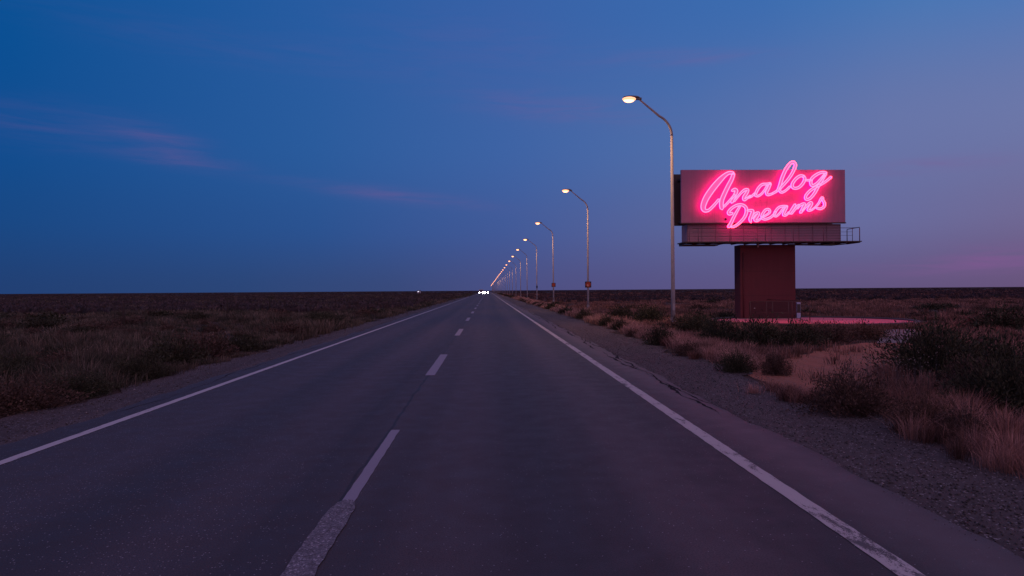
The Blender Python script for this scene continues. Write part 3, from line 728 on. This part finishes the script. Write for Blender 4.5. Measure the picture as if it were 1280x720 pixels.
hl = [
 (20, 515, 120, 36, 'brown', 'brown bush at the left edge of the picture beside the shoulder'),
 (95, 498, 80, 30, 'green', 'green bush on the left verge nearest the brown edge bush'),
 (360, 420, 50, 16, 'brown', 'brown bush on the left verge halfway along the road edge'),
 (410, 407, 44, 13, 'green', 'green bush on the left verge farther along the road edge'),
 (455, 395, 34, 10, 'brown', 'small brown bush on the left verge where the road narrows'),
 (215, 458, 90, 34, 'green', 'dark leafy bush above the bend of the left verge'),
 (255, 448, 80, 30, 'brown', 'brown bush right of the dark leafy bush on the left verge'),
 (170, 476, 70, 30, 'green', 'low dark bush at the left shoulder edge below the leafy bush'),
 (300, 440, 60, 22, 'green', 'low green bush on the left verge'),
 (60, 405, 50, 14, 'green', 'flat dark bush in the left field near the left edge'),
 (245, 402, 40, 12, 'green', 'flat dark bush between two fence posts in the left field'),
 (120, 418, 60, 14, 'brown', 'brown bush in front of the leftmost fence post'),
]
for h in hl: shp(*h, 'shrubs on the left verge')
cnt = 0
for i in range(190):
    y = 26*(330/26)**random.random(); side = 1 if random.random() < .58 else -1
    x = (7.5+random.random()*(y*.82)) if side > 0 else -(8+random.random()*(y*.68))
    if side > 0 and (abs(x-PC.x) < 7 and y < 38): continue
    s = random.uniform(.4, 1.1)
    shrub(x, y, s, s*random.uniform(.35, .55), random.choice(['green', 'green', 'brown']), 'low dark shrub dotted in the distant field right of the road' if side > 0 else 'low dark shrub dotted in the distant field left of the road', 'distant shrubs right of the road' if side > 0 else 'distant shrubs left of the road')
for i in range(75):
    left = i < 50; y = 10*(48/10)**random.random()
    x = -(6.9+random.random()*(y*.68)) if left else 9+random.random()*y*.75
    if not left and (y < 24 or abs(x-PC.x) < 7): continue
    s = random.uniform(.22, .55); shrub(x, y, s, s*random.uniform(.5, .85), random.choice(['green', 'brown', 'brown']), 'small bushy clump among the grass of the left field' if left else 'small bushy clump among the reddish grass of the right field', 'bushy clumps in the left field' if left else 'bushy clumps in the right field', lod=1)
for i in range(36):
    y = 60+i*9; shrub(5.5+random.uniform(-.1, .5), y, random.uniform(.35, .7), random.uniform(.3, .45), 'green', 'low shrub lining the far gravel edge on the right', 'shrubs lining the far right gravel edge', lod=2)
# distant scrub: one mass to the horizon
def scrub(name, n, ya, yb, side, pal, lab, hh):
    y = ya*(yb/ya)**rng.uniform(0, 1, n); x = side*(8+rng.uniform(0, 1, n)*y*.95); K = 14
    s = rng.uniform(.5, 1.6, n)*(1+y/900); a = rng.uniform(0, 6.28, (n, K)); r = np.sqrt(rng.uniform(0, 1, (n, K)))*s[:, None]
    bx = x[:, None]+r*np.cos(a); by = y[:, None]+r*np.sin(a); base = np.stack([bx, by, np.full_like(bx, -.03)], 2).reshape(-1, 3)
    h = (rng.uniform(.4, 1, (n, K))*hh).ravel(); w = (s[:, None]*rng.uniform(.25, .5, (n, K))).ravel()
    pc = np.array(pal)[rng.integers(0, len(pal), n)]; col = np.repeat(pc, K, 0)*rng.uniform(.7, 1.3, (n*K, 1))
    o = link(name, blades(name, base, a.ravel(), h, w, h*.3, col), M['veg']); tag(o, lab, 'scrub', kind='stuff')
scrub('distant_scrub', 4600, 88, 2600, 1, [(.06, .046, .058), (.05, .042, .050), (.075, .048, .055), (.11, .06, .06)], 'dark far scrub stretching to the horizon right of the road', .55)
scrub('distant_scrub', 5200, 55, 2600, -1, [(.07, .054, .064), (.06, .05, .056), (.08, .058, .062)], 'dark far scrub stretching to the horizon left of the road', .55)
# right verge: pale seed-topped grass beside the shoulder
n = 4300; cy = 6*(150/6)**rng.uniform(0, 1, n); cx = 5.12+np.abs(rng.normal(0, .65, n))+cy*.004
k = keep_right(cx, cy) & off_shrubs(cx, cy); cx, cy = cx[k], cy[k]
o = tufts('dry_verge_grass', cx, cy, 42, .16+cy*.004, rng.uniform(.10, .30, len(cx))*np.clip(cy/15, .45, 1.2), PALE, M['veg'], .0045)
tag(o, 'pale pinkish dry grass fringing the right gravel shoulder', 'grass', kind='stuff')
# right field
n = 13000; cy = 7.5*(320/7.5)**rng.uniform(0, 1, n); cx = 5.6+rng.uniform(0, 1, n)*(cy*.86+2)
k = (keep_right(cx, cy) | (rng.uniform(0, 1, len(cx)) < .05)*((cx-PC.x)**2+(cy-PC.y)**2 > 26)) & (patch(cx, cy, .35, 1.0) > -.9) & off_shrubs(cx, cy); cx, cy = cx[k], cy[k]
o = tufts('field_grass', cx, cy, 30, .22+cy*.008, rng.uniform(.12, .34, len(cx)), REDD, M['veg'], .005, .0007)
tag(o, 'short reddish steppe grass covering the field right of the road', 'grass', kind='stuff')
# left field
n = 13000; cy = 6.5*(320/6.5)**rng.uniform(0, 1, n); cx = -6.35-rng.uniform(0, 1, n)**1.15*(cy*.72+2)
k = off_shrubs(cx, cy, .8) & (patch(cx, cy, .5, 2.0)+.7*patch(cx, cy, 1.7, .4) > -1.25); cx, cy = cx[k], cy[k]
lh = .30+.13*patch(cx, cy, .33, 3.1)
o = tufts('left_field_grass', cx, cy, 34, .25+cy*.008, np.clip(lh, .12, .6)*rng.uniform(.6, 1.25, len(cx)), DARK, M['veg'], .005, .0007)
tag(o, 'dark brown tangled grass covering the field left of the road', 'grass', kind='stuff')
# near clumps of fine dry grass standing out in the foreground right
fg = [(1154, 546, 34), (1180, 548, 22), (1240, 570, 42), (1278, 588, 34), (1210, 560, 22), (1000, 500, 20), (985, 492, 16), (1020, 500, 16), (870, 440, 16), (890, 448, 14), (842, 432, 12), (1100, 500, 22), (1120, 470, 20), (1190, 520, 36), (1230, 540, 40)]
cx = []; cy = []; hh = []
for px, py, hp in fg:
    g = G(px, py)
    for k in range(9): cx.append(g.x+random.gauss(0, .16)); cy.append(g.y+random.gauss(0, .16)); hh.append(hp*g.y/F*random.uniform(.75, 1.25))
o = tufts('feather_grass', np.array(cx), np.array(cy), 130, np.full(len(cx), .14), np.array(hh), PALE[:2]+REDD[:3], M['veg'], .003, .0005, leanf=.55)
tag(o, 'feathery pale grass clumps at the near right edge of the gravel', 'grass', kind='stuff')
# little pale flower heads
n = 160; fx_ = []; 
V = []; LP = []
heads = []
for k in range(n):
    g = G(random.uniform(1060, 1175), random.uniform(468, 505)); heads.append((g.x, g.y, random.uniform(.28, .62)))
hb = np.array(heads); 
base = np.repeat(np.stack([hb[:, 0], hb[:, 1], hb[:, 2]], 1), 7, 0); nn = len(base)
o = link('flower_heads', blades('flower_heads', base, rng.uniform(0, 6.28, nn), rng.uniform(.008, .02, nn), np.full(nn, .012), rng.uniform(.005, .018, nn), np.full((nn, 3), .3)*np.array([[1, .85, .8]])), M['veg'])
tag(o, 'small pale dry flower heads over the brush beside the clearing', 'flowers', kind='stuff')
stb = np.stack([hb[:, 0], hb[:, 1], np.full(n, -.03)], 1)
o = link('flower_stalks', blades('flower_stalks', stb, rng.uniform(0, 6.28, n), hb[:, 2]+.03, np.full(n, .005), np.full(n, .01), np.full((n, 3), .09)), M['veg'])
tag(o, 'thin dry stalks carrying the pale flower heads', 'stalks', kind='stuff')

# ------------------------------------------------------------------ sky
def lin(c): return tuple((v/255/12.92 if v/255 <= .04045 else ((v/255+.055)/1.055)**2.4) for v in c)
W = bpy.data.worlds.new('World'); S.world = W; W.use_nodes = True; t = NT(W.node_tree)
tc = t.n('ShaderNodeTexCoord'); sx = t.n('ShaderNodeSeparateXYZ'); t.l(tc.outputs['Generated'], sx.inputs[0])
az = t.m('ARCTAN2', sx.outputs[0], sx.outputs[1]); el = t.m('ARCSINE', sx.outputs[2])
AZ = lambda px: (math.atan((px-640)/F)+yaw+math.pi)/(2*math.pi)
an = t.m('DIVIDE', t.m('ADD', az, math.pi), 2*math.pi)
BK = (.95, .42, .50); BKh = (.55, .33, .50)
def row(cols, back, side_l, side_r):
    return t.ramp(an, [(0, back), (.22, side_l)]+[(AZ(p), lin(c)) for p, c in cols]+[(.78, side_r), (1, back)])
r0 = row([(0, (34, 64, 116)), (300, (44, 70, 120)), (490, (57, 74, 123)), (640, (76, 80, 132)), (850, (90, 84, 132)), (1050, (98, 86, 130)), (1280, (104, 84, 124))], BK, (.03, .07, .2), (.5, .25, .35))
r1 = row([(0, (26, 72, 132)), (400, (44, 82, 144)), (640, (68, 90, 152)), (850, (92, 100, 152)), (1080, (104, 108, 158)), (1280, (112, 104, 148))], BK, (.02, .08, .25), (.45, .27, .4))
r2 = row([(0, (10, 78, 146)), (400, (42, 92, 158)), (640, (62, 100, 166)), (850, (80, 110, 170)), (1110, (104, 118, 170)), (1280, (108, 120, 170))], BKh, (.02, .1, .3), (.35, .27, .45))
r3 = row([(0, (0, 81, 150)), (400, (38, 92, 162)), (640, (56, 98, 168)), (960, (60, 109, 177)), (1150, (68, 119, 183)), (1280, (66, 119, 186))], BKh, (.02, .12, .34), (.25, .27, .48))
deg = t.m('MULTIPLY', el, 180/math.pi)
def sstep(a, b): 
    o = t.n('ShaderNodeMapRange'); o.interpolation_type = 'SMOOTHSTEP'; t.l(deg, o.inputs[0]); o.inputs[1].default_value = a; o.inputs[2].default_value = b; return o.outputs[0]
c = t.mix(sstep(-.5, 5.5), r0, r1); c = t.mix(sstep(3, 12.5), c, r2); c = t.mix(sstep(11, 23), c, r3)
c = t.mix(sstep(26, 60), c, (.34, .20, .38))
# faint rosy cloud streaks
mpn = t.n('ShaderNodeCombineXYZ'); t.l(t.m('MULTIPLY', az, 6), mpn.inputs[0]); t.l(t.m('MULTIPLY', el, 55), mpn.inputs[1])
cn = t.noise(1.6, 6, mpn.outputs[0], .6, .5)
cn = t.ramp(cn, [(.36, 0), (.66, 1)])
def cloud(px, py, sxp, syp, k, tilt=0):
    a0 = math.atan((px-640)/F)+yaw; e0 = math.atan((362-py)/math.hypot(F, px-640)); cc = math.cos(a0-yaw)**2
    da = t.m('SUBTRACT', az, a0); de = t.m('SUBTRACT', t.m('SUBTRACT', el, e0), t.m('MULTIPLY', da, tilt))
    q = t.m('ADD', t.m('POWER', t.m('ABSOLUTE', t.m('DIVIDE', da, sxp/F*cc)), 2), t.m('POWER', t.m('ABSOLUTE', t.m('DIVIDE', de, syp/F)), 2))
    return t.m('MULTIPLY', t.m('EXPONENT', t.m('MULTIPLY', q, -1)), k)
cl = None
for a in ((205, 172, 55, 13, .30, -.15), (225, 197, 70, 8, .28, -.05), (490, 242, 110, 8, .34, -.10), (700, 135, 110, 16, .30, -.1), (860, 72, 90, 9, .30, -.05), (1150, 210, 110, 8, .35, 0), (1245, 325, 80, 12, .8, .0), (1180, 338, 130, 9, .45, .03), (60, 150, 130, 20, .16, 0), (610, 55, 160, 30, .10, -.1), (330, 60, 260, 20, .08, -.05)):
    g_ = cloud(*a); cl = g_ if cl is None else t.m('ADD', cl, g_)
cl = t.m('MULTIPLY', cl, t.m('ADD', .16, t.m('MULTIPLY', cn, .62)), clamp=True)
c = t.mix(cl, c, lin((128, 90, 145)))
sky = t.n('ShaderNodeTexSky'); sky.sky_type = 'NISHITA'; sky.sun_disc = False; sky.sun_elevation = R(-3); sky.sun_rotation = R(150)
c = t.mix(.02, c, sky.outputs[0])
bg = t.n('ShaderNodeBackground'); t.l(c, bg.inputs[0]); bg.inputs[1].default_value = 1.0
wo = t.n('ShaderNodeOutputWorld'); t.l(bg.outputs[0], wo.inputs[0])
# last soft afterglow from behind and right of the camera
sd_ = bpy.data.lights.new('sun', 'SUN'); sd_.energy = .12; sd_.angle = R(20); sd_.color = (1, .5, .5)
so = bpy.data.objects.new('sun', sd_); COL.objects.link(so); so.rotation_euler = (R(82), 0, R(30))

S.view_settings.view_transform = 'Standard'; S.view_settings.look = 'None'; S.view_settings.exposure = 0; S.view_settings.gamma = 1
S.render.engine = 'CYCLES'; S.cycles.use_light_tree = True
S.cycles.max_bounces = 5; S.cycles.sample_clamp_indirect = 4
